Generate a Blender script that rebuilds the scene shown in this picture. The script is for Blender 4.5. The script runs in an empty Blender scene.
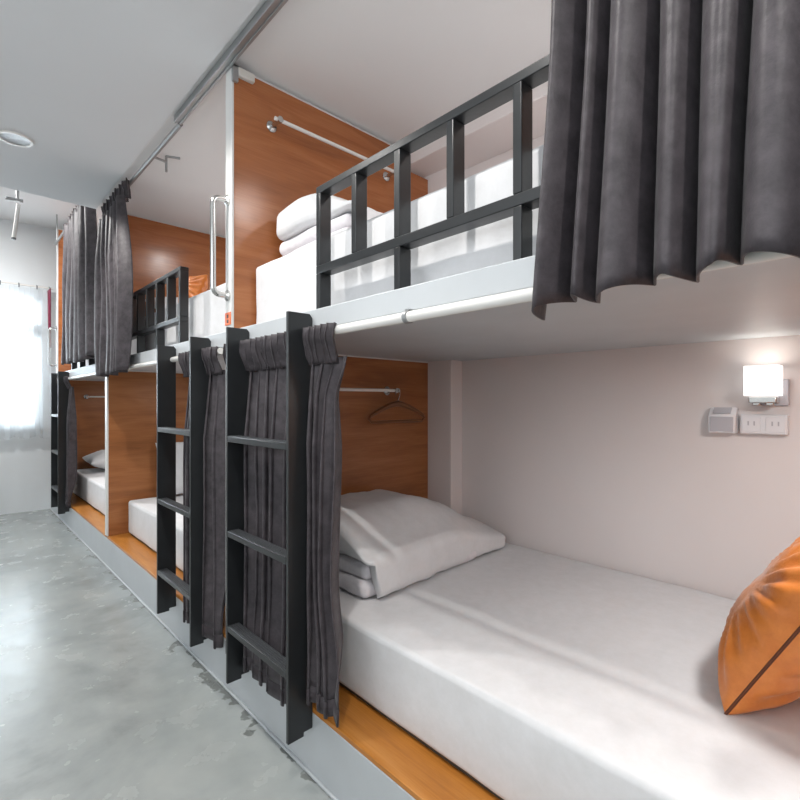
import bpy, bmesh, math, random
from mathutils import Vector, Matrix, noise
C = bpy.context.scene.collection
PI = math.pi

# ------------------------------------------------------------------ materials
def srgb(r, g, b):
    f = lambda v: ((v/255)/12.92 if v/255 <= .04045 else (((v/255)+.055)/1.055)**2.4)
    return (f(r), f(g), f(b), 1)

class NT:
    def __init__(s, name):
        s.m = bpy.data.materials.new(name); s.m.use_nodes = True
        s.t = s.m.node_tree; s.b = s.t.nodes['Principled BSDF']; s.out = s.t.nodes['Material Output']
    def n(s, kind, **kw):
        nd = s.t.nodes.new(kind)
        for k, v in kw.items():
            if k in nd.inputs: nd.inputs[k].default_value = v
            else: setattr(nd, k, v)
        return nd
    def l(s, a, b): s.t.links.new(a, b)
    def set(s, **kw):
        for k, v in kw.items(): s.b.inputs[k.replace('_', ' ')].default_value = v
    def coords(s, scale):
        tc = s.n('ShaderNodeTexCoord'); mp = s.n('ShaderNodeMapping'); mp.inputs['Scale'].default_value = scale
        s.l(tc.outputs['Object'], mp.inputs['Vector']); return mp.outputs['Vector']
    def ramp(s, fac, stops):
        r = s.n('ShaderNodeValToRGB'); e = r.color_ramp.elements
        e[0].position, e[0].color = stops[0]; e[1].position, e[1].color = stops[-1]
        for p, c in stops[1:-1]:
            x = e.new(p); x.color = c
        s.l(fac, r.inputs['Fac']); return r.outputs['Color']
    def bump(s, h, strength, dist=.01):
        b = s.n('ShaderNodeBump', Strength=strength, Distance=dist)
        s.l(h, b.inputs['Height']); s.l(b.outputs['Normal'], s.b.inputs['Normal'])

def m_plain(name, col, rough=.5, metal=0, nscale=8, namt=.06, bump=0, coat=0, spec=.5):
    t = NT(name); v = t.coords((1, 1, 1))
    nz = t.n('ShaderNodeTexNoise', Scale=nscale, Detail=5.0); t.l(v, nz.inputs['Vector'])
    lo = tuple(c*(1-namt) for c in col[:3])+(1,); hi = tuple(min(1, c*(1+namt)) for c in col[:3])+(1,)
    t.l(t.ramp(nz.outputs['Fac'], [(.3, lo), (.7, hi)]), t.b.inputs['Base Color'])
    t.set(Roughness=rough, Metallic=metal, Coat_Weight=coat, Specular_IOR_Level=spec)
    if bump:
        n2 = t.n('ShaderNodeTexNoise', Scale=nscale*6, Detail=3.0); t.l(v, n2.inputs['Vector'])
        t.bump(n2.outputs['Fac'], bump, .004)
    return t.m

def m_wood(name, dark, mid, light, scale=(1.1, 7, 9), rough=.24, rot=None):
    t = NT(name); v = t.coords(scale)
    n1 = t.n('ShaderNodeTexNoise', Scale=1.6, Detail=7.0, Roughness=.6, Distortion=.7); t.l(v, n1.inputs['Vector'])
    v2 = t.coords(tuple(s*9 if s > 2 else s*2 for s in scale))
    n2 = t.n('ShaderNodeTexNoise', Scale=3.0, Detail=4.0); t.l(v2, n2.inputs['Vector'])
    mx = t.n('ShaderNodeMath', operation='MULTIPLY_ADD'); mx.inputs[1].default_value = .3
    t.l(n2.outputs['Fac'], mx.inputs[0]); 
    sc = t.n('ShaderNodeMath', operation='MULTIPLY'); sc.inputs[1].default_value = .75
    t.l(n1.outputs['Fac'], sc.inputs[0]); t.l(sc.outputs[0], mx.inputs[2])
    t.l(t.ramp(mx.outputs[0], [(.32, dark), (.52, mid), (.72, light)]), t.b.inputs['Base Color'])
    t.set(Roughness=rough, Specular_IOR_Level=.45)
    n3 = t.n('ShaderNodeTexNoise', Scale=4.0, Detail=1.0); t.l(t.coords((1, 1, 1)), n3.inputs['Vector'])
    t.bump(n3.outputs['Fac'], .12, .03)
    return t.m

def m_cloth(name, col, hi, sheen=.25, rough=.7, weave=420, spec=.3, bmp=.3):
    t = NT(name); v = t.coords((1, 1, 1))
    n1 = t.n('ShaderNodeTexNoise', Scale=22.0, Detail=6.0, Roughness=.7); t.l(v, n1.inputs['Vector'])
    t.l(t.ramp(n1.outputs['Fac'], [(.32, col), (.68, hi)]), t.b.inputs['Base Color'])
    t.set(Roughness=rough, Sheen_Weight=sheen, Sheen_Roughness=.4, Specular_IOR_Level=spec)
    n2 = t.n('ShaderNodeTexNoise', Scale=float(weave), Detail=2.0); t.l(v, n2.inputs['Vector'])
    n3 = t.n('ShaderNodeTexNoise', Scale=28.0, Detail=3.0); t.l(v, n3.inputs['Vector'])
    ad = t.n('ShaderNodeMath', operation='MULTIPLY_ADD'); ad.inputs[1].default_value = .12
    t.l(n2.outputs['Fac'], ad.inputs[0]); t.l(n3.outputs['Fac'], ad.inputs[2])
    t.bump(ad.outputs[0], bmp, .008)
    return t.m

def m_concrete(name):
    t = NT(name); v = t.coords((1, 1, 1))
    a = t.n('ShaderNodeTexNoise', Scale=2.2, Detail=8.0, Roughness=.62, Distortion=.4); t.l(v, a.inputs['Vector'])
    b = t.n('ShaderNodeTexNoise', Scale=9.0, Detail=5.0, Roughness=.55); t.l(v, b.inputs['Vector'])
    ma = t.n('ShaderNodeMath', operation='MULTIPLY_ADD'); ma.inputs[1].default_value = .22
    t.l(b.outputs['Fac'], ma.inputs[0])
    sc = t.n('ShaderNodeMath', operation='MULTIPLY'); sc.inputs[1].default_value = .72
    t.l(a.outputs['Fac'], sc.inputs[0]); t.l(sc.outputs[0], ma.inputs[2])
    base = t.ramp(ma.outputs[0], [(.30, srgb(128, 132, 131)), (.44, srgb(150, 155, 154)), (.56, srgb(161, 165, 163)), (.78, srgb(176, 177, 173))])
    # mortar splashes along the foot of the plinth
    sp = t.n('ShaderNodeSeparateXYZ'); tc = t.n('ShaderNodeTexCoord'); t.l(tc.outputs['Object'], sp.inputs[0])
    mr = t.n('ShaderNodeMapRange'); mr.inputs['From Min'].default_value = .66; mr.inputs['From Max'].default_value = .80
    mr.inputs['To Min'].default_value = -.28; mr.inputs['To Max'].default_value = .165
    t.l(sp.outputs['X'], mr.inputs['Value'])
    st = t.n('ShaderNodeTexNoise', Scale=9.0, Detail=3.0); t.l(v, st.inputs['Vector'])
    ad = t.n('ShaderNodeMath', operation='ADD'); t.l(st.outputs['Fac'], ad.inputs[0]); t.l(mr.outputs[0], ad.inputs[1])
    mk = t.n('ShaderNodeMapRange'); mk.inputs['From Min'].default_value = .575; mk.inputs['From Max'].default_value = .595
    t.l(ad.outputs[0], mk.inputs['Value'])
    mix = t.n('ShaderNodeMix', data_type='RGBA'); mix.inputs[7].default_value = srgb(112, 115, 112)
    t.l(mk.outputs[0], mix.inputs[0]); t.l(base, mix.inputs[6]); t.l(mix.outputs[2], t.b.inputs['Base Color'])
    rr = t.n('ShaderNodeMapRange'); rr.inputs['To Min'].default_value = .14; rr.inputs['To Max'].default_value = .36
    t.l(b.outputs['Fac'], rr.inputs['Value']); t.l(rr.outputs[0], t.b.inputs['Roughness'])
    t.bump(b.outputs['Fac'], .06, .01)
    return t.m

def m_emit(name, col, strength):
    t = NT(name); t.set(Base_Color=col, Emission_Color=col, Emission_Strength=strength, Roughness=.4)
    return t.m

def m_sheer(name):
    t = NT(name); v = t.coords((1, 1, 1))
    n = t.n('ShaderNodeTexNoise', Scale=300.0); t.l(v, n.inputs['Vector'])
    tr = t.n('ShaderNodeBsdfTransparent'); tl = t.n('ShaderNodeBsdfTranslucent', Color=(.9, .93, .95, 1)); df = t.n('ShaderNodeBsdfDiffuse', Color=(.85, .88, .9, 1))
    m1 = t.n('ShaderNodeMixShader'); m1.inputs[0].default_value = .45; t.l(tl.outputs[0], m1.inputs[1]); t.l(df.outputs[0], m1.inputs[2])
    mr = t.n('ShaderNodeMapRange'); mr.inputs['To Min'].default_value = .6; mr.inputs['To Max'].default_value = .8
    t.l(n.outputs['Fac'], mr.inputs['Value'])
    m2 = t.n('ShaderNodeMixShader'); t.l(mr.outputs[0], m2.inputs[0]); t.l(tr.outputs[0], m2.inputs[1]); t.l(m1.outputs[0], m2.inputs[2])
    t.l(m2.outputs[0], t.out.inputs['Surface']); return t.m

def m_glass(name):
    t = NT(name)
    tr = t.n('ShaderNodeBsdfTransparent', Color=(.95, .98, 1, 1)); gl = t.n('ShaderNodeBsdfGlossy', Roughness=.05)
    fr = t.n('ShaderNodeFresnel', IOR=1.45); m = t.n('ShaderNodeMixShader')
    t.l(fr.outputs[0], m.inputs[0]); t.l(tr.outputs[0], m.inputs[1]); t.l(gl.outputs[0], m.inputs[2])
    t.l(m.outputs[0], t.out.inputs['Surface']); return t.m

M = {
 'floor': m_concrete('polished_concrete'),
 'ceil': m_plain('ceiling_paint_cool', srgb(214, 216, 218), .75, nscale=2, namt=.015),
 'ceil_bunk': m_plain('ceiling_paint_warm', srgb(230, 230, 230), .7, nscale=2, namt=.015),
 'wall': m_plain('wall_paint', srgb(226, 218, 216), .6, nscale=3, namt=.02, bump=.03),
 'wall_far': m_plain('wall_paint_white', srgb(222, 226, 228), .6, nscale=3, namt=.02),
 'paint': m_plain('white_concrete_paint', srgb(190, 194, 197), .45, nscale=5, namt=.04, bump=.04),
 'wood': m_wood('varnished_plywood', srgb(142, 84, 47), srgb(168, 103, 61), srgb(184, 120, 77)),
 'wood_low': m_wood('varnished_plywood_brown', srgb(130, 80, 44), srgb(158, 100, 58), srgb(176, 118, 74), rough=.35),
 'wood_board': m_wood('oak_board', srgb(158, 96, 36), srgb(184, 118, 48), srgb(200, 138, 72), scale=(8, 1.0, 8), rough=.35),
 'edge': m_plain('white_edge_strip', srgb(222, 222, 220), .4, namt=.02),
 'black': m_plain('black_satin_paint', srgb(36, 38, 40), .32, nscale=14, namt=.14, bump=.05, spec=.55),
 'tread': m_plain('black_ribbed_tread', srgb(70, 72, 75), .35, nscale=60, namt=.25, bump=.3),
 'cloth': m_cloth('charcoal_satin_cloth', srgb(50, 45, 49), srgb(80, 74, 78), sheen=.12, rough=.55, spec=.4),
 'hem': m_cloth('charcoal_hem_cloth', srgb(48, 43, 47), srgb(72, 66, 70), sheen=.1, rough=.55),
 'sheet': m_cloth('white_cotton', srgb(217, 217, 218), srgb(224, 224, 226), sheen=.05, rough=.85, spec=.2, bmp=.1),
 'quilt': m_cloth('white_quilt_cotton', srgb(216, 212, 216), srgb(230, 227, 230), sheen=.05, rough=.85, spec=.2),
 'orange': m_cloth('orange_satin', srgb(208, 116, 44), srgb(226, 136, 60), sheen=.15, rough=.38, spec=.6),
 'brown': m_plain('brown_piping_cord', srgb(96, 48, 22), .6),
 'chrome': m_plain('brushed_steel', srgb(200, 200, 198), .22, metal=1, namt=.03),
 'alu': m_plain('grey_aluminium', srgb(168, 170, 171), .38, metal=.7, namt=.04),
 'rod': m_plain('white_enamel_tube', srgb(234, 232, 228), .25, namt=.02),
 'plastic': m_plain('white_plastic', srgb(230, 229, 232), .35, namt=.01),
 'plastic_grey': m_plain('grey_plastic', srgb(186, 184, 190), .4, namt=.02),
 'clip': m_plain('frosted_plastic', srgb(214, 212, 206), .3, namt=.05),
 'hanger': m_plain('brown_plastic', srgb(118, 74, 42), .3, namt=.1),
 'maroon': m_cloth('maroon_cloth', srgb(104, 26, 50), srgb(124, 36, 62)),
 'tag': m_plain('orange_label', srgb(236, 120, 70), .45, namt=.03),
 'ink': m_plain('dark_ink', srgb(70, 40, 34), .5),
 'dark': m_plain('dark_gap_shade_and_screw', srgb(60, 58, 56), .6),
 'sill': m_plain('grey_sill', srgb(112, 116, 118), .5),
 'lampshade': m_emit('lit_opal_shade', (1, .985, .96, 1), .95),
 'filament': m_emit('lit_bulb', (1, .96, .9, 1), 6.0),
 'bulb': m_emit('lit_diffuser', (1, .97, .92, 1), 2.0),
 'cup': m_plain('downlight_reflector', srgb(170, 172, 174), .4, metal=.3),
 'sheer': m_sheer('sheer_voile'), 'glass': m_glass('window_glass'),
}

# ------------------------------------------------------------------ mesh builder
class MB:
    def __init__(s): s.v = []; s.f = []
    def add(s, vs, fs):
        o = len(s.v); s.v += [Vector(p) for p in vs]; s.f += [tuple(i+o for i in f) for f in fs]; return s
    def box(s, x0, x1, y0, y1, z0, z1):
        vs = [(x, y, z) for z in (z0, z1) for y in (y0, y1) for x in (x0, x1)]
        return s.add(vs, [(0, 2, 3, 1), (4, 5, 7, 6), (0, 1, 5, 4), (2, 6, 7, 3), (0, 4, 6, 2), (1, 3, 7, 5)])
    def tube(s, pts, r, n=12, caps=True):
        pts = [Vector(p) for p in pts]; rings = []
        t0 = (pts[1]-pts[0]).normalized()
        up = Vector((0, 0, 1)) if abs(t0.z) < .9 else Vector((1, 0, 0))
        a = t0.cross(up).normalized(); vs = []
        for i, p in enumerate(pts):
            t = (pts[min(i+1, len(pts)-1)]-pts[max(i-1, 0)]).normalized()
            a = (a - t*a.dot(t)).normalized(); b = t.cross(a)
            rr = r[i] if isinstance(r, (list, tuple)) else r
            vs += [p+(a*math.cos(2*PI*k/n)+b*math.sin(2*PI*k/n))*rr for k in range(n)]
        fs = [(i*n+k, i*n+(k+1) % n, (i+1)*n+(k+1) % n, (i+1)*n+k) for i in range(len(pts)-1) for k in range(n)]
        if caps: fs += [tuple(range(n-1, -1, -1)), tuple((len(pts)-1)*n+k for k in range(n))]
        return s.add(vs, fs)
    def lathe(s, prof, c, axis='z', n=32):
        vs = []
        for (r, h) in prof:
            for k in range(n):
                x, y = r*math.cos(2*PI*k/n), r*math.sin(2*PI*k/n)
                d = {'z': (x, y, h), 'x': (h, x, y), 'y': (x, h, y)}[axis]
                vs.append((c[0]+d[0], c[1]+d[1], c[2]+d[2]))
        fs = [(i*n+k, i*n+(k+1) % n, (i+1)*n+(k+1) % n, (i+1)*n+k) for i in range(len(prof)-1) for k in range(n)]
        return s.add(vs, fs)
    def prism(s, poly, y0, y1):       # polygon in x,z extruded along y
        n = len(poly); vs = [(x, y0, z) for x, z in poly]+[(x, y1, z) for x, z in poly]
        return s.add(vs, [tuple(range(n)), tuple(range(2*n-1, n-1, -1))]+[(i, n+i, n+(i+1) % n, (i+1) % n) for i in range(n)])
    def grid(s, P):
        nu, nv = len(P), len(P[0]); vs = [p for row in P for p in row]
        return s.add(vs, [(i*nv+j, (i+1)*nv+j, (i+1)*nv+j+1, i*nv+j+1) for i in range(nu-1) for j in range(nv-1)])
    def soft(s, x0, x1, y0, y1, z0, z1, r, step=.05, nz=None):
        lo = Vector((x0, y0, z0)); hi = Vector((x1, y1, z1)); cen = (lo+hi)/2
        ns = [max(6, int((hi[i]-lo[i])/step)) for i in range(3)]
        def co(i, k):          # denser near the ends so the rounding is smooth
            t = k/ns[i]; t = .5-.5*math.cos(PI*t) if ns[i] < 10 else t
            L = hi[i]-lo[i]; u = t*L
            return lo[i]+u
        def pos(p):
            q = Vector([min(max(p[i], lo[i]+r), hi[i]-r) for i in range(3)]); d = p-q
            n = d.normalized() if d.length > 1e-9 else Vector((0, 0, 1))
            p2 = q+n*min(r, d.length if d.length < r*.999 else r) if d.length < r*.999 else q+n*r
            if nz: p2 = p2+n*nz(p2, n)
            return p2
        for ax in range(3):
            a, b = (ax+1) % 3, (ax+2) % 3
            ca = sorted(set([lo[a], hi[a], lo[a]+r*.3, lo[a]+r*.65, lo[a]+r, hi[a]-r*.3, hi[a]-r*.65, hi[a]-r]+[co(a, k) for k in range(ns[a]+1)]))
            cb = sorted(set([lo[b], hi[b], lo[b]+r*.3, lo[b]+r*.65, lo[b]+r, hi[b]-r*.3, hi[b]-r*.65, hi[b]-r]+[co(b, k) for k in range(ns[b]+1)]))
            for side in (0, 1):
                P = []
                for u in (ca if side else ca[::-1]):
                    row = []
                    for w in cb:
                        p = Vector((0, 0, 0)); p[ax] = hi[ax] if side else lo[ax]; p[a] = u; p[b] = w
                        row.append(pos(p))
                    P.append(row)
                s.grid(P)
        return s
    def xf(s, mat): s.v = [mat @ v for v in s.v]; return s

def obj(name, mb, mat, parent=None, bevel=0, smooth=True, weld=True, solid=0, sub=0, seg=2, angle=35, base=None):
    bm = bmesh.new(); vs = [bm.verts.new(v) for v in mb.v]
    for f in mb.f:
        try: bm.faces.new([vs[i] for i in f])
        except ValueError: pass
    if weld: bmesh.ops.remove_doubles(bm, verts=bm.verts[:], dist=1e-5)
    if not solid: bmesh.ops.recalc_face_normals(bm, faces=bm.faces[:])
    lo = Vector([min(v.co[i] for v in bm.verts) for i in range(3)]); hi = Vector([max(v.co[i] for v in bm.verts) for i in range(3)])
    org = Vector(base) if base else Vector(((lo.x+hi.x)/2, (lo.y+hi.y)/2, lo.z))
    bmesh.ops.translate(bm, verts=bm.verts[:], vec=-org)
    me = bpy.data.meshes.new(name); bm.to_mesh(me); bm.free()
    if smooth:
        me.shade_smooth(); me.set_sharp_from_angle(angle=math.radians(angle))
    me.materials.append(mat)
    o = bpy.data.objects.new(name, me); C.objects.link(o); o.location = org
    if parent is not None:
        w = parent_world(parent); o.parent = parent; o.matrix_parent_inverse = Matrix.Translation(-w)
    if solid:
        md = o.modifiers.new('thickness', 'SOLIDIFY'); md.thickness = solid; md.offset = 0
    if bevel:
        md = o.modifiers.new('bevel', 'BEVEL'); md.width = bevel; md.segments = seg; md.limit_method = 'ANGLE'
    if sub:
        md = o.modifiers.new('sub', 'SUBSURF'); md.levels = sub; md.render_levels = sub
    return o

def parent_world(o):
    w = Vector(o.location)
    # parts keep world-like locations; the inverse cancels the parent's own location
    return w

def tag(o, label, cat, group=None):
    o['label'] = label; o['category'] = cat
    if group: o['group'] = group
    return o
def thing(name, loc, label, cat, group=None):
    o = bpy.data.objects.new(name, None); C.objects.link(o); o.location = loc; o.empty_display_size = .05
    return tag(o, label, cat, group)
def structure(o): o['kind'] = 'structure'; return o
def copy_tree(o, delta, label=None, parent=None, first=True):
    c = o.copy(); C.objects.link(c)
    if first:
        c.location = o.location+Vector(delta)
        if label: c['label'] = label
    else: c.parent = parent
    for ch in o.children: copy_tree(ch, delta, None, c, False)
    return c

# ------------------------------------------------------------------ dimensions
XF = .782            # face of plinth, platform and panels
XB = 1.95            # wall behind the bunks
YA, YB_, YC, YD = 1.74, 3.65, 5.60, -.17     # faces of the wooden dividers
TP = .05             # divider thickness
ZP, ZS0, ZS1 = .20, 1.308, 1.368
ZM, ZMU = .43, 1.62
CA, CB = 2.37, 2.385 # aisle / bunk ceiling heights
YFAR = 6.0

# ------------------------------------------------------------------ setting
structure(obj('floor', MB().box(-1.3, XB+.1, -1.6, YFAR+.1, -.1, 0), M['floor'], base=(0, 0, -.1)))
structure(obj('ceiling', MB().box(-1.3, .725, -1.6, 3.68, CA, 2.9), M['ceil']))
structure(obj('ceiling', MB().box(.725, XB+.1, -1.6, 3.68, CB, 2.9), M['ceil_bunk']))
structure(obj('ceiling', MB().box(-1.3, XB+.1, 3.68, YFAR+.1, 2.86, 2.9), M['ceil_bunk']))
structure(obj('wall_right', MB().box(XB, XB+.1, -1.6, YFAR+.1, 0, 2.86), M['wall']))
structure(obj('wall_left', MB().box(-1.4, -1.3, 1.9, YFAR+.1, 0, 2.9).box(-1.4, -1.3, -1.6, 1.9, 0, 1.25), M['wall_far'], weld=False))  # unseen near stretch kept low so sky light fills in above it
WX0, WX1, WZ0, WZ1 = -.75, .70, .83, 2.15
wf = MB().box(-1.3, WX0, YFAR, YFAR+.1, 0, 2.86).box(WX1, XB, YFAR, YFAR+.1, 0, 2.86).box(WX0, WX1, YFAR, YFAR+.1, 0, WZ0).box(WX0, WX1, YFAR, YFAR+.1, WZ1, 2.86)
structure(obj('wall_far', wf, M['wall_far'], weld=False))
structure(obj('wall_pillar', MB().box(1.86, XB, 1.58, 1.95, 0, CB), M['wall'], bevel=.004))
structure(obj('ceiling_beam', MB().box(1.70, XB, -1.6, 3.68, 2.295, CB), M['wall'], bevel=.004))
# window with frame, transom, glass
win = MB()
for (a, b, c_, d) in ((WX0, WX1, WZ0, WZ0+.05), (WX0, WX1, WZ1-.05, WZ1), (WX0, WX0+.05, WZ0, WZ1), (WX1-.05, WX1, WZ0, WZ1), (WX0, WX1, 1.74, 1.86), (-.05, .0, WZ0, WZ1), (.37, .41, WZ0, 1.74)):
    win.box(a, b, YFAR+.02, YFAR+.07, c_, d)
structure(obj('wall_back', MB().box(-1.4, XB+.1, -1.7, -1.6, 0, 2.9), M['wall_far']))  # unseen wall put in to hold back sky light from behind the camera
wn = structure(obj('window_1', win, M['wall_far'], weld=False))
obj('glass_pane', MB().box(WX0+.01, WX1-.01, YFAR+.04, YFAR+.046, WZ0+.01, WZ1-.01), M['glass'], wn)
obj('window_sill', MB().box(WX0-.05, WX1+.06, YFAR-.035, YFAR, .800, .822), M['sill'], wn, bevel=.004)

# plinth, platform, boards
pl = tag(obj('bed_plinth', MB().box(XF, XB-.004, -1.2, YFAR-.004, 0, .185), M['paint'], bevel=.004), 'long white painted plinth raising the lower bunks off the concrete floor', 'plinth')
obj('kick_strip', MB().box(XF-.008, XF, -1.2, YFAR-.004, 0, .008), M['paint'], pl, bevel=.002)
tag(obj('bunk_platform', MB().box(XF, XB, -1.2, YFAR, ZS0, ZS1), M['paint'], bevel=.003), 'long white slab carrying the upper bunks above the lower ones', 'bunk platform')
BAYS = [(YD, YA, 'nearest'), (YA+TP, YB_, 'middle'), (YB_+TP, YC, 'farthest')]
for (a, b, nm) in BAYS:
    tag(obj('bed_board', MB().box(XF, XB, a, b, .185, ZP), M['wood_board'], bevel=.002, base=(1, a, .19)),
        f'honey coloured wooden bed board showing as a ledge below the {nm} lower mattress', 'bed board', 'wooden boards under the lower mattresses')

# wooden dividers
def panel(y, z0, z1, mat, label, notch=False, x1=None):
    t = thing('divider_panel', (1.3, y+TP/2, z0), label, 'panel', 'wooden dividers between the bunks')
    x1 = x1 or XB
    if notch: poly = [(XF+.008, z0), (1.86, z0), (1.86, 2.275), (1.70, 2.275), (1.70, z1), (XF+.008, z1)]
    else: poly = [(XF+.008, z0), (x1, z0), (x1, z1), (XF+.008, z1)]
    obj('board', MB().prism(poly, y, y+TP), mat, t, bevel=.0015, base=(1.3, y, z0))
    obj('edge_strip', MB().box(XF-.002, XF+.008, y-.002, y+TP+.002, z0, z1), M['edge'], t, bevel=.002)
    xe = 1.70 if notch else x1
    obj('top_strip', MB().box(XF+.008, xe, y-.001, y+TP, z1, z1+.006), M['edge'], t)
    return t
panel(YA, ZS1, 2.36, M['wood'], 'tall glossy orange wooden divider at the head of the nearest upper bunk', True)
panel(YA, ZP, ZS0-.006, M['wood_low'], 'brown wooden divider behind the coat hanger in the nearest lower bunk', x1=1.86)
panel(YB_, ZS1, CB-.012, M['wood'], 'glossy orange wooden divider beyond the middle upper bunk and its black rail', x1=1.70)
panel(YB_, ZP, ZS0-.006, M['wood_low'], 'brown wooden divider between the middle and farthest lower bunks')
panel(YC, ZS1, 2.75, M['wood'], 'orange wooden divider at the far end of the upper bunks beside the window')
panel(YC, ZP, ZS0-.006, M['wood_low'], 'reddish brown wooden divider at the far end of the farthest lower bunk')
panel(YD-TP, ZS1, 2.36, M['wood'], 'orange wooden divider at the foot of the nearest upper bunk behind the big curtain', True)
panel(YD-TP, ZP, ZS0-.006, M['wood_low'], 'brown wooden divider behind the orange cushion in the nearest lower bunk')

# ------------------------------------------------------------------ mattresses
def mattress(y0, y1, z0, z1, label, group, seed, x0=.893):
    z0 += .005
    off = Vector((seed*3.1, seed*1.7, 0))
    def nz(p, n):
        w = .004*noise.noise(p*3.2+off)+.0022*noise.noise(Vector((p.x*3, p.y*9, p.z*20))+off)
        if abs(n.x) > .7: w += .004*noise.noise(Vector((p.x, p.y*2.3, p.z*10))+off)
        return w
    mb = MB().soft(x0, XB-.012, y0, y1, z0+.006, z1, .018, .045, nz)
    t = thing('mattress', ((x0+XB)/2, (y0+y1)/2, z0), label, 'mattress', group)
    obj('fitted_sheet', mb, M['sheet'], t, angle=60)
    obj('gap_shade_strip', MB().box(x0+.012, XB-.02, y0+.012, y1-.012, z0-.004, z0+.03), M['dark'], t, bevel=.004)  # dark strip coloured in for the shade gap below the sheet
    return t
mattress(-.14, 1.715, ZP, ZM, 'thick white mattress in the nearest lower bunk with the orange cushion on it', 'lower mattresses', 1)
mattress(1.815, 3.60, ZP, ZM, 'white mattress in the middle lower bunk seen behind the second ladder', 'lower mattresses', 2)
mattress(3.73, 5.57, ZP, ZM, 'white mattress in the farthest lower bunk beyond the brown divider', 'lower mattresses', 3)
mattress(-.14, 1.73, ZS1, ZMU, 'thick white mattress in the nearest upper bunk behind the black guard rail', 'upper mattresses', 4, .868)
mattress(1.815, 3.60, ZS1, ZMU, 'white mattress in the middle upper bunk left of the steel grab handle', 'upper mattresses', 5, .885)
mattress(3.73, 5.57, ZS1, ZMU, 'white mattress in the farthest upper bunk under the hanging grey curtain', 'upper mattresses', 6, .885)

# ------------------------------------------------------------------ pillows
def pillow_mb(W, D, T, seed, wr=.006, nu=44, nv=34, conc=.05, pw=.5, flat=0.0):
    off = Vector((seed*5.3, seed*2.1, seed))
    P = {}
    for sgn in (1, -1):
        rows = []
        for i in range(nu+1):
            u = -math.cos(PI*i/nu); row = []
            for j in range(nv+1):
                v = -math.cos(PI*j/nv)
                x = W/2*u*(1-conc*(1-v*v)); y = D/2*v*(1-conc*(1-u*u))
                e = max(0, (1-u**2)*(1-v**2)); h = T/2*e**pw
                if sgn < 0: h *= (1-flat)
                n = noise.noise(Vector((x*7, y*7, sgn*3))+off)*.6+noise.noise(Vector((x*16, y*16, sgn*5))+off)*.4
                edge = min(1, 3*e**.6)
                a = math.atan2(y, x)
                rad = math.sin(a*23+3*noise.noise(Vector((x*6, y*6, 9))+off))*(1-e)*e**.5*1.3
                z = sgn*h+(n*edge+rad*.7)*wr*2
                row.append(Vector((x, y, z if 0 < e else 0)))
            rows.append(row)
        P[sgn] = rows
    mb = MB(); mb.grid(P[1]); mb.grid([r[::-1] for r in P[-1]])
    rim = [P[1][i][0] for i in range(nu+1)]+[P[1][nu][j] for j in range(1, nv+1)]+[P[1][i][nv] for i in range(nu-1, -1, -1)]+[P[1][0][j] for j in range(nv-1, 0, -1)]
    return mb, rim

def frame(o, x, y, z):
    m = Matrix.Identity(4)
    for i, a in enumerate((Vector(x).normalized(), Vector(y).normalized(), Vector(z).normalized())):
        for k in range(3): m[k][i] = a[k]
    m.translation = Vector(o); return m

def fold_slab(x0, x1, y0, y1, z0, z1, seed, step=.03):
    off = Vector((seed*1.9, seed*4.2, seed))
    def nz(p, n): return .007*noise.noise(p*7+off)+.004*noise.noise(Vector((p.x*6, p.y*6, p.z*30))+off)
    return MB().soft(x0, x1, y0, y1, z0, z1, min(.028, (z1-z0)*.48), step, nz)

def bed_stack(dy, z, label_q, label_p, seed, h=1.0, dx=0):
    """folded blanket (two layers) with a big soft pillow lying over it, its long front side sagging to the sheet"""
    z += .006
    t = thing('folded_blanket', (1.38, 1.45+dy, z), label_q, 'blanket', 'folded blankets at the bunk heads')
    a = .062*h
    obj('lower_fold', fold_slab(1.0+dx, 1.62+dx, 1.222+dy, 1.68+dy, z, z+a, seed), M['quilt'], t, angle=70)
    obj('upper_fold', fold_slab(1.006+dx, 1.60+dx, 1.226+dy, 1.685+dy, z+a-.003, z+2*a, seed+1), M['quilt'], t, angle=70)
    S = lambda q: (lambda c: c*c*(3-2*c))(max(0, min(1, q)))
    off = Vector((seed, seed*2.2, 3))
    def nz(p, n): return .005*noise.noise(p*5+off)+.004*noise.noise(p*13+off)+.003*noise.noise(Vector((p.x*22, p.y*7, 2))+off)
    mb = MB().soft(0, 1, 0, .5, 0, .12, .034, .022, nz)
    vs = []
    for v in mb.v:
        u, w, k = v.x, v.y/.5, v.z/.12
        X = .985+dx+u*.865+.012*math.sin(w*7); Y = 1.182+dy+.055*u+w*(.50-.05*u)
        side = 1-math.exp(-min(u, 1-u)*30)*.35
        H = (.150+.112*S(w/.5))*(1-.62*S((u-.5)/.55))*h*(.9+.1*side)
        B = 2*a*S((w-.055)/.035)*S((.72-u)/.10) if u > .06 else 2*a*max(S((w-.055)/.035), S((.06-u)/.03))
        B = min(B+.002, H-.02)
        vs.append(Vector((X, Y, z+B+(H-B)*k)))
    mb.v = vs
    p = thing('pillow', (1.435, 1.42+dy, z+.11), label_p, 'pillow', 'white pillows on the bunks')
    obj('pillowcase', mb, M['sheet'], p, angle=75)
    return t, p
bed_stack(0, ZM, 'folded white blanket with two layers under the large pillow in the nearest lower bunk',
          'large puffy white pillow on the folded blanket below the coat hanger', 11)
bed_stack(.03, ZMU, 'folded white blanket under the pillow in the nearest upper bunk',
          'white pillow on the folded blanket behind the near black guard rail', 21, h=.85, dx=-.05)

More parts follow.
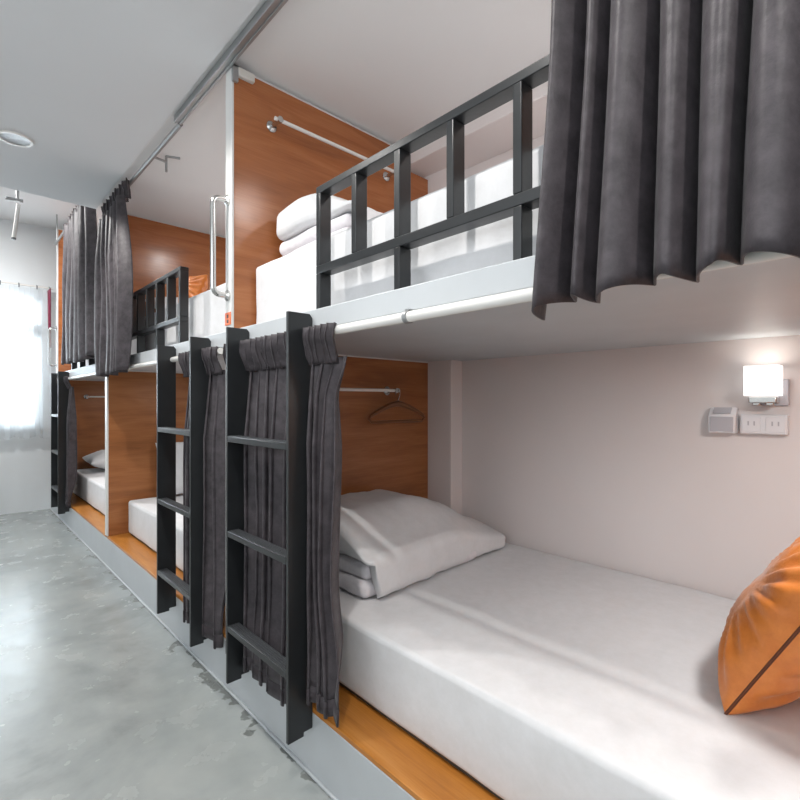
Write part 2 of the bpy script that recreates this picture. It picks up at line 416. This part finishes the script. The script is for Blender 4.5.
def plain_pillow(o, x, y, z, W, D, T, seed, label, mat='sheet'):
    mb, rim = pillow_mb(W, D, T, seed, nu=26, nv=20, pw=.42); mb.xf(frame(o, x, y, z))
    return tag(obj('pillow', mb, M[mat], angle=75), label, 'pillow', 'white pillows on the bunks')
plain_pillow((1.42, 3.545, .63), (1, 0, .02), (0, .22, 1), (0, -1, .22), .72, .38, .13, 31, 'white pillow propped against the brown divider behind the second ladder')
plain_pillow((1.30, 5.34, .535), (1, .05, 0), (0, 1, .05), (0, -.05, 1), .66, .42, .2, 32, 'white pillow lying at the head of the farthest lower bunk')
plain_pillow((1.35, 3.40, 1.735), (1, 0, 0), (0, 1, .3), (0, -.3, 1), .72, .44, .15, 33, 'white pillow against the glossy divider of the middle upper bunk')

# ------------------------------------------------------------------ orange cushions
def cushion(o, x, y, W, T, seed, label, piping=True, H=None):
    x = Vector(x).normalized(); y = Vector(y).normalized(); z = x.cross(y); y = z.cross(x)
    mt = frame(o, x, y, z)
    mb, rim = pillow_mb(W, H or W, T, seed, wr=.009, nu=60, nv=60, conc=.035, pw=.42); mb.xf(mt)
    t = thing('cushion', min((mt @ v for v in rim), key=lambda q: q.z), label, 'cushion', 'orange cushions')
    obj('cushion_cover', mb, M['orange'], t, angle=75)
    if piping:
        pts = [mt @ v for v in rim]; pts.append(pts[0])
        obj('piping', MB().tube(pts, .0032, 8, caps=False), M['brown'], t, angle=60)
    return t
e1 = Vector((1, .02, .02)); up = Vector((.05, -.48, .88))
cushion(Vector((1.20, .262, .428))+e1.normalized()*.205+up.normalized()*.205, e1, up, .41, .20, 41, 'orange satin cushion with brown piping standing on the nearest lower mattress')
cushion((.975, 2.66, 1.70), (0, 1, .02), (.12, 0, .3), .26, .10, 42, 'small orange cushion on the middle upper mattress behind its black rail', False, H=.15)

# ------------------------------------------------------------------ guard rails
def guard_rail(y_end, step, n, legs, label):
    t = thing('guard_rail', (.81, y_end+step*(n-1)/2, ZS1), label, 'guard rail', 'black guard rails of the upper bunks')
    ys = sorted((y_end, y_end+step*(n-1)))
    obj('top_bar', MB().box(.79, .83, ys[0]-.01, ys[1]+.01, 1.707, 1.727), M['black'], t, bevel=.002)
    obj('mid_bar', MB().box(.79, .83, ys[0]-.01, ys[1]+.01, 1.472, 1.496), M['black'], t, bevel=.002)
    for k in range(n):
        y = y_end+step*k
        obj('post', MB().box(.79, .83, y-.01, y+.01, 1.496, 1.707), M['black'], t, bevel=.002)
        if k in legs: obj('leg', MB().box(.79, .83, y-.01, y+.01, ZS1, 1.472), M['black'], t, bevel=.002)
    return t
guard_rail(1.179, -.168, 7, (0, 2, 4, 6), 'black steel guard rail of the nearest upper bunk in front of the white mattress')
guard_rail(2.322, .168, 7, (0, 2, 4, 6), 'black steel guard rail of the middle upper bunk beside the hanging curtain')
guard_rail(4.93, -.168, 7, (0, 2, 4, 6), 'black steel guard rail of the farthest upper bunk mostly hidden by a curtain')

# ------------------------------------------------------------------ ladders
def ladder(y0, y1, label):
    t = thing('bunk_ladder', (.745, (y0+y1)/2, .13), label, 'ladder', 'black bunk ladders')
    for y in (y0, y1):
        poly = [(.70, .13), (.752, .13), (.752, .142), (.781, .142), (.781, 1.343), (.772, 1.354), (.70, 1.354)]
        obj('stile', MB().prism(poly, y-.006, y+.006), M['black'], t, bevel=.0015)
    for z in (.33, .655, .98):
        r = obj('rung', MB().box(.70, .742, y0+.006, y1-.006, z-.02, z), M['black'], t, bevel=.002)
        tr = MB()
        for k in range(5): tr.box(.7035+k*.0076, .7035+k*.0076+.0046, y0+.01, y1-.01, z, z+.0016)
        obj('tread', tr, M['tread'], r, weld=False)
    return t
lad = ladder(1.199, 1.60, 'black steel ladder of the nearest bunk, closest to the camera')
ladder(1.938, 2.343, 'black steel ladder of the middle bunk, standing behind the closest ladder')
ladder(4.985, 5.352, 'black steel ladder of the farthest bunk beside the window')

# ------------------------------------------------------------------ curtain rails
XT, ZT = .767, 1.292
for (a, b, nm) in ((YD+.01, YA-.012, 'nearest'), (YA+TP+.012, YB_-.012, 'middle'), (YB_+TP+.012, YC-.012, 'farthest')):
    t = thing('curtain_rod', (XT, (a+b)/2, ZT-.013), f'white curtain rod under the platform edge of the {nm} bunk', 'curtain rod', 'white rods for the lower curtains')
    obj('tube', MB().tube([(XT, a, ZT), (XT, b, ZT)], .0125, 16), M['rod'], t)
    for y in ((a+.03, .78, b-.03) if nm == 'nearest' else (a+.03, b-.03)):
        cl = MB().tube([(XT, y-.006, ZT), (XT, y+.006, ZT)], .0155, 16); cl.box(XT-.004, XF, y-.006, y+.006, ZT+.012, ZT+.018)
        obj('clip', cl, M['alu'], t, weld=False)
t = thing('curtain_track', (.758, 1.05, 2.336), 'grey aluminium curtain track along the ceiling edge over the near aisle', 'curtain track')
obj('channel', MB().box(.746, .778, -1.2, 2.26, 2.358, CB-.001).box(.746, .756, -1.2, 2.26, 2.352, 2.358).box(.768, .778, -1.2, 2.26, 2.352, 2.358), M['alu'], t, weld=False, bevel=.001)
obj('end_clip', MB().box(.80, .865, YA-.022, YA-.001, 2.325, 2.357), M['clip'], t, bevel=.004)
obj('corner_bracket', MB().box(.779, .80, YA-.018, YA-.003, 2.30, 2.36).box(.779, .835, YA-.018, YA-.003, 2.352, 2.36), M['alu'], t, weld=False, bevel=.001)
t = thing('curtain_rod', (.775, 2.95, 2.35), 'thin grey ceiling curtain rod between the track end and the second hanging curtain', 'curtain rod')
obj('tube', MB().tube([(.775, 2.26, 2.358), (.775, 3.64, 2.358)], .011, 14), M['alu'], t)
br = MB().tube([(.775, 2.66, 2.358), (.84, 2.66, 2.352)], .0065, 10).tube([(.84, 2.66, 2.383), (.84, 2.66, 2.30)], .006, 10).tube([(.84, 2.66, 2.382), (.90, 2.63, 2.380)], .006, 10)
obj('bracket', br, M['alu'], t, weld=False)
t = thing('curtain_rod', (.775, 4.6, 2.6), 'grey ceiling rod carrying the farthest hanging curtain', 'curtain rod')
obj('tube', MB().tube([(.765, 3.72, 2.60), (.765, 5.58, 2.60)], .011, 14), M['alu'], t)
for y in (3.76, 5.5): obj('hanger_rod', MB().tube([(.765, y, 2.6), (.765, y, 2.86)], .006, 8), M['alu'], t)

# ------------------------------------------------------------------ curtains
def curtain_grid(y0, y1, z0, z1, xc, amp, nf, seed, rows=36, spf=22, omega=.22, flare=0, hem=.008, push=None, gather=None, drift=.5, topamp=1, zslope=0, shear=0, warp=1.5, rnd_=False):
    rnd = random.Random(seed); off = Vector((seed*1.37, seed*2.9, seed*.7))
    N = int(nf*spf); P = []
    am = [rnd.uniform(.6, 1.25) for _ in range(int(nf)*2+4)]
    pitch = (y1-y0)/nf
    for i in range(N+1):
        u = i/N; row = []
        for j in range(rows+1):
            s = j/rows                            # 0 top .. 1 bottom
            z = z1+(z0-z1)*s
            ph = 2*PI*nf*u+warp*noise.noise(Vector((u*nf*.5, 0, 0))+off)+drift*s*noise.noise(Vector((u*nf*.7, s*1.2, 4))+off)*3
            k = ph/PI; k0 = int(math.floor(k)) % len(am); fr = k-math.floor(k); a = am[k0]*(1-fr)+am[(k0+1) % len(am)]*fr
            A = amp*a*(topamp+(1-topamp)*min(1, s*4))*(1+flare*s*s)
            x = xc+(A*(1-2*abs(math.sin(ph/2))**.75) if rnd_ else A*math.sin(ph))+amp*.25*noise.noise(Vector((u*nf*.9, s*2.5, 8))+off)
            uu = u+omega/nf*math.sin(2*ph)*a*.5+.35/nf*noise.noise(Vector((u*nf, s*1.5, 2))+off)*min(1, s*3)
            g = gather(s) if gather else (0, 1)
            y = y0+(y1-y0)*((uu-.5)*g[1]+.5)+g[0]+shear*s
            if push: x = push(x, y, z)
            zz = z
            if zslope: zz += zslope*(1-u)*s
            if s > .7: zz += hem*(s-.7)/.3*(math.sin(ph*.5+seed)*.6+noise.noise(Vector((u*5, 1, 1))+off))
            row.append(Vector((x, y, zz)))
        P.append(row)
    return P

def curtain(name, label, group, base, kw, head=None, cat='curtain', hemband=True):
    t = thing(name, base, label, cat, group)
    P = curtain_grid(**kw)
    cut = len(P[0])-3 if hemband else len(P[0])
    obj('cloth', MB().grid([r[:cut] for r in P]), M['cloth'], t, solid=.0035, angle=80)
    if hemband: obj('hem', MB().grid([r[cut-1:] for r in P]), M['hem'], t, solid=.006, angle=80)
    if head: 
        obj('heading', MB().grid(curtain_grid(**head)), M['cloth'], t, solid=.004, angle=80)
    return t

UP = 'charcoal curtains hanging beside the upper bunks'
lim = lambda x, y, z: min(x, .752)
curtain('bunk_curtain', 'big charcoal curtain hanging over the near end of the closest upper bunk', UP, (.74, .15, 1.25),
        dict(y0=-.16, y1=.420, z0=1.250, z1=2.28, xc=.718, amp=.031, nf=10, seed=5, rows=48, spf=36, omega=.0, rnd_=True, flare=.35, hem=.012, drift=.6, zslope=.035, push=lim, warp=3.2, gather=lambda t: (-.024*(1-t)+.006*t*t, 1)),
        dict(y0=-.16, y1=.43, z0=2.27, z1=2.345, xc=.735, amp=.012, nf=14, seed=6, rows=6, spf=14, hem=0, drift=0), hemband=False)
curtain('bunk_curtain', 'charcoal curtain bunched at the far end of the middle upper bunk', UP, (.75, 3.3, 1.26),
        dict(y0=2.94, y1=3.58, z0=1.262, z1=2.26, xc=.730, amp=.034, nf=6, seed=8, rows=40, spf=30, omega=0, rnd_=True, hem=.01, drift=.6, topamp=.6, flare=.2,
             gather=lambda t: (.04*(1-t)-.03*math.sin(t*PI), .88+.12*t+.12*math.sin(t*PI)), push=lambda x, y, z: min(x, .752) if z < 1.8 else x),
        dict(y0=3.03, y1=3.60, z0=2.245, z1=2.362, xc=.748, amp=.018, nf=8, seed=9, rows=10, spf=16, omega=.3, hem=0, drift=0, shear=-.05), hemband=False)
curtain('bunk_curtain', 'charcoal curtain hung higher over the farthest upper bunk next to the window', UP, (.74, 4.3, 1.4),
        dict(y0=3.74, y1=4.84, z0=1.40, z1=2.53, xc=.728, amp=.036, nf=7, seed=13, rows=34, spf=28, omega=0, rnd_=True, hem=.012, drift=.5,
             gather=lambda t: (-.03*(1-t), .84+.16*t), push=lambda x, y, z: min(x, .752) if z < 1.8 else x),
        dict(y0=3.84, y1=4.70, z0=2.52, z1=2.605, xc=.742, amp=.014, nf=12, seed=14, rows=6, spf=14, hem=0, drift=0), hemband=False)

def keep_clear(x, y, z):
    k = max(0, min(1, (.46-z)/.22)); k = k*k*(3-2*k)
    x = x+(.763+(x-.79)*.36-x)*k
    x = max(x, .746)
    return min(x, .777) if z < .235 else x
LOW = 'charcoal curtains hanging in front of the lower bunks'
def low_curtain(label, segs, z0, seed, gather=None, amp=.034):
    t = thing('bunk_curtain', (.776, sum(a+b for a, b, n in segs)/2/len(segs), z0), label, 'curtain', LOW)
    for k, (y0, y1, nf) in enumerate(segs):
        sd = seed+k*3
        P = curtain_grid(y0=y0, y1=y1, z0=z0, z1=1.222, xc=.786, amp=amp, nf=nf, seed=sd, rows=44, spf=26, omega=.35, hem=.014, drift=.8, push=keep_clear, gather=gather, topamp=.3, warp=2.6)
        obj('cloth', MB().grid([r[:-2] for r in P]), M['cloth'], t, solid=.0035, angle=80)
        obj('hem', MB().grid([r[-3:] for r in P]), M['hem'], t, solid=.006, angle=80)
        obj('heading', MB().grid(curtain_grid(y0=y0+.004, y1=y1-.004, z0=1.205, z1=1.309, xc=.7485, amp=.011, nf=max(3, int(nf*1.7)), seed=sd+1, rows=8, spf=16, omega=.25, hem=0, drift=0,
            shear=.022, push=lambda x, y, z: max(.737, x) if z > 1.275 else max(.74, x+.026*min(1, (1.275-z)/.06)))), M['cloth'], t, solid=.004, angle=80)
    return t
def waist(s):                       # tied-in waist then a flared tail
    b = min(1, s/.12) if s < .6 else max(0, 1-(s-.6)/.38)
    b = b*b*(3-2*b)
    return (.026*b, 1-.36*b)
low_curtain('dark charcoal curtain gathered right of the closest ladder, tail lying by the wooden ledge', [(1.035, 1.187, 3)], .236, 51, waist, .032)
low_curtain('charcoal pleated curtain showing between the two uprights of the closest ladder', [(1.212, 1.588, 6), (1.612, 1.72, 2)], .165, 61)
low_curtain('charcoal pleated curtain behind the second ladder, drawn from the brown divider', [(1.80, 1.926, 2), (1.95, 2.18, 4)], .15, 71)
low_curtain('charcoal curtain bunched behind the farthest ladder beside the window', [(4.86, 4.972, 3), (4.998, 5.34, 6), (5.364, 5.5, 3)], .2, 81)

# ------------------------------------------------------------------ hanging rails and hanger
def hanging_rail(x0, x1, y, z, label):
    t = thing('hanging_rail', ((x0+x1)/2, y-.06, z), label, 'clothes rail', 'white clothes rails on the dividers')
    yb = y-.065
    obj('bar', MB().tube([(x0-.02, yb, z), (x1+.02, yb, z)], .0075, 14), M['rod'], t)
    for x in (x0, x1):
        f = obj('bracket', MB().lathe([(0, 0), (.022, 0), (.022, -.004), (.016, -.010), (.0085, -.013), (.0085, -.056), (.012, -.058), (.012, -.074), (0, -.074)], (x, y-.0005, z), 'y', 20), M['chrome'], t)
        obj('screw', MB().lathe([(0, -.0125), (.003, -.0125), (.003, -.008)], (x+.014, y-.001, z), 'y', 10), M['dark'], f)
    return t
hanging_rail(.945, 1.56, YA, 2.195, 'white clothes rail on the tall orange divider above the upper bunk pillow')
hanging_rail(1.0, 1.565, YA, 1.150, 'white clothes rail on the brown divider holding the coat hanger')
hanging_rail(1.02, 1.6, YC, 1.142, 'white clothes rail on the far brown divider of the farthest lower bunk')

hg = thing('coat_hanger', (1.585, YA-.06, 1.0), 'brown plastic coat hanger on the white rail against the brown divider', 'coat hanger')
hx, hy_, hz = 1.578, YA-.065, 1.142
pts = []
for k in range(19):
    a = PI*(1.12-k/18*1.25); pts.append((hx+.0*k, hy_-.014*math.cos(a), hz+.0+.014*math.sin(a)+.004))
pts = [(hx, hy_-.014*math.cos(PI*(k/14*1.2)), hz+.004+.0145*math.sin(PI*(k/14*1.2))) for k in range(15)][::-1]
pts = [(hx, hy_+.016, hz-.012)]+pts[2:]+[(hx, hy_-.013, hz-.014), (hx, hy_-.004, hz-.034), (hx, hy_, hz-.05)]
obj('hook', MB().tube(pts, .0024, 10), M['chrome'], hg)
c = Vector((hx, hy_, hz-.05)); dx = Vector((.98, -.12, 0)).normalized()
arm = []
for k in range(-16, 17):
    s = k/16; arm.append(c+dx*(s*.155)+Vector((0, 0, -.058*abs(s)**1.5-.004)))
obj('shoulder_arm', MB().tube(arm, [.0135-.005*abs(k/16) for k in range(-16, 17)], 12), M['hanger'], hg)
e0, e1_ = arm[0], arm[-1]
bar = [e0, e0+dx*-.008+Vector((0, 0, -.014)), e0+dx*.006+Vector((0, 0, -.028)), e1_+dx*-.006+Vector((0, 0, -.028)), e1_+dx*.008+Vector((0, 0, -.014)), e1_]
obj('trouser_bar', MB().tube(bar, .0068, 12), M['hanger'], hg)

# ------------------------------------------------------------------ grab handles, tag, cloth strip
def grab(y, z0, z1, label):
    t = thing('grab_handle', (.72, y, z0), label, 'handle', 'steel grab handles on the dividers')
    r = .026; xb = .722; xs = XF-.003; pts = [(xs, y, z0)]
    for k in range(9): a = PI/2*k/8; pts.append((xb+r-r*math.sin(a), y, z0+r-r*math.cos(a)))
    for k in range(9): a = PI/2*k/8; pts.append((xb+r-r*math.cos(a), y, z1-r+r*math.sin(a)))
    pts.append((xs, y, z1))
    obj('bar', MB().tube(pts, .0105, 14), M['chrome'], t)
    for z in (z0, z1): obj('flange', MB().lathe([(0, 0), (.021, 0), (.021, -.005), (.012, -.012), (.0105, -.012)], (xs+.001, y, z), 'x', 20), M['chrome'], t)
    return t
grab(YA+.028, 1.50, 1.862, 'steel grab handle on the white edge of the tall orange divider')
grab(YC+.026, 1.44, 1.80, 'steel grab handle on the far divider edge in front of the window curtain')
tg = thing('number_tag', (.779, YA+.026, 1.385), 'small orange label with dark marks at the foot of the tall divider edge', 'label')
obj('plate', MB().box(XF-.005, XF-.0022, YA+.001, YA+.051, 1.388, 1.436), M['tag'], tg, bevel=.001)
obj('print', MB().box(XF-.0056, XF-.005, YA+.018, YA+.032, 1.396, 1.408).box(XF-.0056, XF-.005, YA+.018, YA+.032, 1.414, 1.428), M['ink'], tg, weld=False)
st = curtain_grid(y0=5.70, y1=5.84, z0=1.62, z1=2.19, xc=.742, amp=.006, nf=3, seed=91, rows=16, spf=12, omega=.1, hem=.004, gather=lambda s: (-.03*s, 1-.5*s))
tag(obj('cloth_strip', MB().grid(st), M['maroon'], solid=.003, angle=80), 'narrow dark red cloth strip hanging by the window at the far divider', 'cloth strip')
hk = thing('wall_hook', (.742, 5.77, 2.19), 'small steel hook bar holding the dark red cloth strip', 'hook')
obj('bar', MB().tube([(.742, 5.69, 2.195), (.742, 5.85, 2.195)], .005, 8), M['chrome'], hk)
obj('arm', MB().tube([(.742, 5.85, 2.195), (.742, YFAR, 2.195)], .004, 8), M['chrome'], hk)

# ------------------------------------------------------------------ lamp, switch, socket
lp = thing('reading_lamp', (1.9, .31, 1.09), 'lit white cube reading lamp on the wall of the nearest lower bunk', 'lamp')
sh = MB().box(1.850, 1.925, .262, .352, 1.116, 1.122)
for q in ((1.850, 1.855, .262, .352), (1.920, 1.925, .262, .352), (1.855, 1.920, .262, .267), (1.855, 1.920, .347, .352)): sh.box(*q, 1.122, 1.212)
obj('lamp_shade', sh, M['lampshade'], lp, weld=False, bevel=.002)
obj('bulb', MB().lathe([(0, 1.122), (.011, 1.122), (.011, 1.14), (.017, 1.152), (.017, 1.166), (.010, 1.178), (0, 1.182)], (1.888, .307, 0), 'z', 20), M['filament'], lp)
d = bpy.data.lights.new('reading_bulb', 'POINT'); d.energy = .07; d.shadow_soft_size = .015; d.color = (1, .95, .92)
o = bpy.data.objects.new('reading_bulb', d); C.objects.link(o); o.location = (1.882, .307, 1.192)
bk = obj('wall_bracket', MB().box(1.932, XB, .248, .345, 1.085, 1.17), M['plastic_grey'], lp, bevel=.003)
obj('holder', MB().box(1.866, 1.936, .27, .342, 1.094, 1.114).box(1.878, 1.908, .278, .300, 1.086, 1.096).box(1.878, 1.908, .312, .334, 1.086, 1.096), M['chrome'], lp, weld=False, bevel=.003)
obj('bracket_arm', MB().tube([(1.926, .305, 1.15), (XB, .305, 1.15)], .01, 12), M['chrome'], lp)
sw = thing('switch_box', (1.93, .425, .99), 'small white wall box with a sloped grey top left of the reading lamp', 'switch')
poly = [(1.905, .992), (XB, .992), (XB, 1.078), (1.934, 1.078), (1.905, 1.052)]
obj('case', MB().prism(poly, .384, .464), M['plastic'], sw, bevel=.004)
obj('rocker', MB().xf(Matrix.Identity(4)).prism([(1.9075, 1.057), (1.9295, 1.0765), (1.9275, 1.0785), (1.9055, 1.059)], .398, .45), M['plastic_grey'], sw, bevel=.001)
obj('face_plate', MB().box(1.9025, 1.906, .390, .458, .997, 1.047), M['plastic_grey'], sw, bevel=.002)
so = thing('power_socket', (1.935, .312, .99), 'white double power socket on the wall under the lit reading lamp', 'socket')
obj('case', MB().box(1.918, XB, .250, .374, .992, 1.056), M['plastic'], so, bevel=.004)
for y in (.280, .343):
    f = obj('outlet_face', MB().box(1.915, 1.919, y-.025, y+.025, 1.0, 1.048), M['plastic'], so, bevel=.0015)
    obj('pin_holes', MB().box(1.9144, 1.9152, y-.010, y-.006, 1.02, 1.034).box(1.9144, 1.9152, y+.006, y+.010, 1.02, 1.034), M['plastic_grey'], f, weld=False)

# ------------------------------------------------------------------ downlights and bunk lamps
def downlight(x, y, label):
    t = thing('downlight', (x, y, CA), label, 'downlight', 'round recessed aisle downlights')
    obj('trim_ring', MB().lathe([(.056, .0), (.072, .0), (.0735, -.003), (.070, -.007), (.060, -.007), (.056, 0)], (x, y, CA), 'z', 40), M['rod'], t)
    obj('reflector', MB().lathe([(.057, -.0045), (.050, -.003), (.030, -.0012), (0, -.001)], (x, y, CA), 'z', 40), M['cup'], t)
    d = bpy.data.lights.new('downlight_beam', 'SPOT'); d.energy = SPOT; d.spot_size = math.radians(132); d.spot_blend = .55; d.shadow_soft_size = .03; d.color = (1, .97, .93)
    o = bpy.data.objects.new('downlight_beam', d); C.objects.link(o); o.location = (x, y, CA-.03)
SPOT = 33
downlight(.246, 2.96, 'round white ring downlight in the grey aisle ceiling')
downlight(.272, 1.70, 'round recessed downlight in the aisle ceiling above the second ladder')
downlight(.282, -.50, 'added unseen fill downlight in the aisle ceiling behind the camera')  # extra downlight out of view, added as fill
downlight(.282, .65, 'round recessed downlight in the aisle ceiling nearest the camera')
def bunk_lamp(x, y, label, e=5, CB=CB):
    t = thing('ceiling_lamp', (x, y, CB-.04), label, 'ceiling lamp', 'round lamps over the bunks')
    obj('base', MB().lathe([(0, 0), (.075, 0), (.075, -.012), (.066, -.014)], (x, y, CB), 'z', 32), M['plastic'], t)
    obj('diffuser', MB().lathe([(.068, -.012), (.066, -.024), (.05, -.034), (0, -.038)], (x, y, CB), 'z', 32), M['bulb'], t)
    d = bpy.data.lights.new('bunk_lamp_light', 'AREA'); d.shape = 'DISK'; d.size = .13; d.energy = e; d.color = (1, .975, .955)
    o = bpy.data.objects.new('bunk_lamp_light', d); C.objects.link(o); o.location = (x, y, CB-.045)
bunk_lamp(1.32, .0, 'added unseen fill lamp under the platform over the foot of the nearest lower bunk', 4.4, ZS0)  # lamp added out of view to brighten the lower bunk
bunk_lamp(1.36, 2.7, 'added unseen fill lamp under the platform over the middle lower bunk', 3, ZS0)  # hidden lamp added for fill in the middle lower bunk
bunk_lamp(1.36, 4.65, 'added unseen fill lamp under the platform over the farthest lower bunk', 3, ZS0)  # hidden lamp added for fill in the farthest lower bunk
bunk_lamp(1.38, .52, 'round white lamp on the ceiling over the nearest upper bunk')
bunk_lamp(1.39, 2.74, 'round white lamp on the ceiling over the middle upper bunk')
bunk_lamp(.05, 4.75, 'added unseen fill lamp on the high ceiling of the far aisle by the window', 32, 2.86)  # added out of view to brighten the far wall
bunk_lamp(1.39, 4.6, 'round white lamp on the ceiling over the farthest upper bunk', 8, 2.86)

# ------------------------------------------------------------------ far end: sheer curtain, pipe bracket
sc = thing('sheer_curtain', (0, 5.9, .72), 'white translucent sheer curtain hanging over the far window', 'curtain')
P = curtain_grid(y0=-.95, y1=.775, z0=.735, z1=2.22, xc=0, amp=.014, nf=22, seed=101, rows=24, spf=12, omega=.2, hem=.02, drift=.3)
P = [[Vector((v.y, 5.925+v.x, v.z)) for v in r] for r in P]
obj('voile', MB().grid(P), M['sheer'], sc, angle=80)
obj('rod', MB().tube([(-1.0, 5.925, 2.235), (.79, 5.925, 2.235)], .009, 12), M['rod'], sc)
for x in (.38, .52, .66, .76, .1, -.2): obj('hook', MB().tube([(x, 5.925, 2.247), (x, 5.905, 2.235), (x, 5.91, 2.205)], .005, 8), M['sill'], sc)
pb = thing('pipe_bracket', (.36, 4.4, 2.28), 'white pipe on a steel bracket below the high ceiling by the window', 'pipe')
obj('pipe', MB().tube([(.385, 4.4, 2.52), (.372, 4.4, 2.40), (.358, 4.4, 2.27)], .012, 12), M['rod'], pb)
obj('clamp', MB().tube([(.31, 4.4, 2.545), (.41, 4.4, 2.55)], .012, 12).tube([(.38, 4.4, 2.55), (.38, 4.4, 2.86)], .010, 10), M['alu'], pb, weld=False)
obj('end_cap', MB().tube([(.358, 4.4, 2.272), (.357, 4.4, 2.26)], .014, 12), M['sill'], pb)

# ------------------------------------------------------------------ daylight, world, camera
d = bpy.data.lights.new('window_daylight', 'AREA'); d.shape = 'RECTANGLE'; d.size = 1.4; d.size_y = 1.3; d.energy = 65; d.color = (.9, .96, 1)
o = bpy.data.objects.new('window_daylight', d); C.objects.link(o); o.location = (0, 6.5, 1.6); o.rotation_euler = (math.radians(-90), 0, 0)
w = bpy.data.worlds.new('sky'); bpy.context.scene.world = w; w.use_nodes = True
bg = w.node_tree.nodes['Background']; bg.inputs[0].default_value = (.93, .97, 1, 1); bg.inputs[1].default_value = 2.4

cam = bpy.data.cameras.new('camera'); co = bpy.data.objects.new('camera', cam); C.objects.link(co)
co.location = (0, 0, 1.1); co.rotation_euler = (math.radians(90), 0, -math.atan2(455, 478.4))
cam.sensor_width = 36; cam.lens = 478.4/800*36; cam.shift_y = 1/800; cam.clip_start = .02
S = bpy.context.scene; S.camera = co
S.view_settings.view_transform = 'Standard'; S.view_settings.look = 'None'; S.view_settings.gamma = 1; S.view_settings.use_curve_mapping = False
S.view_settings.exposure = 0.25
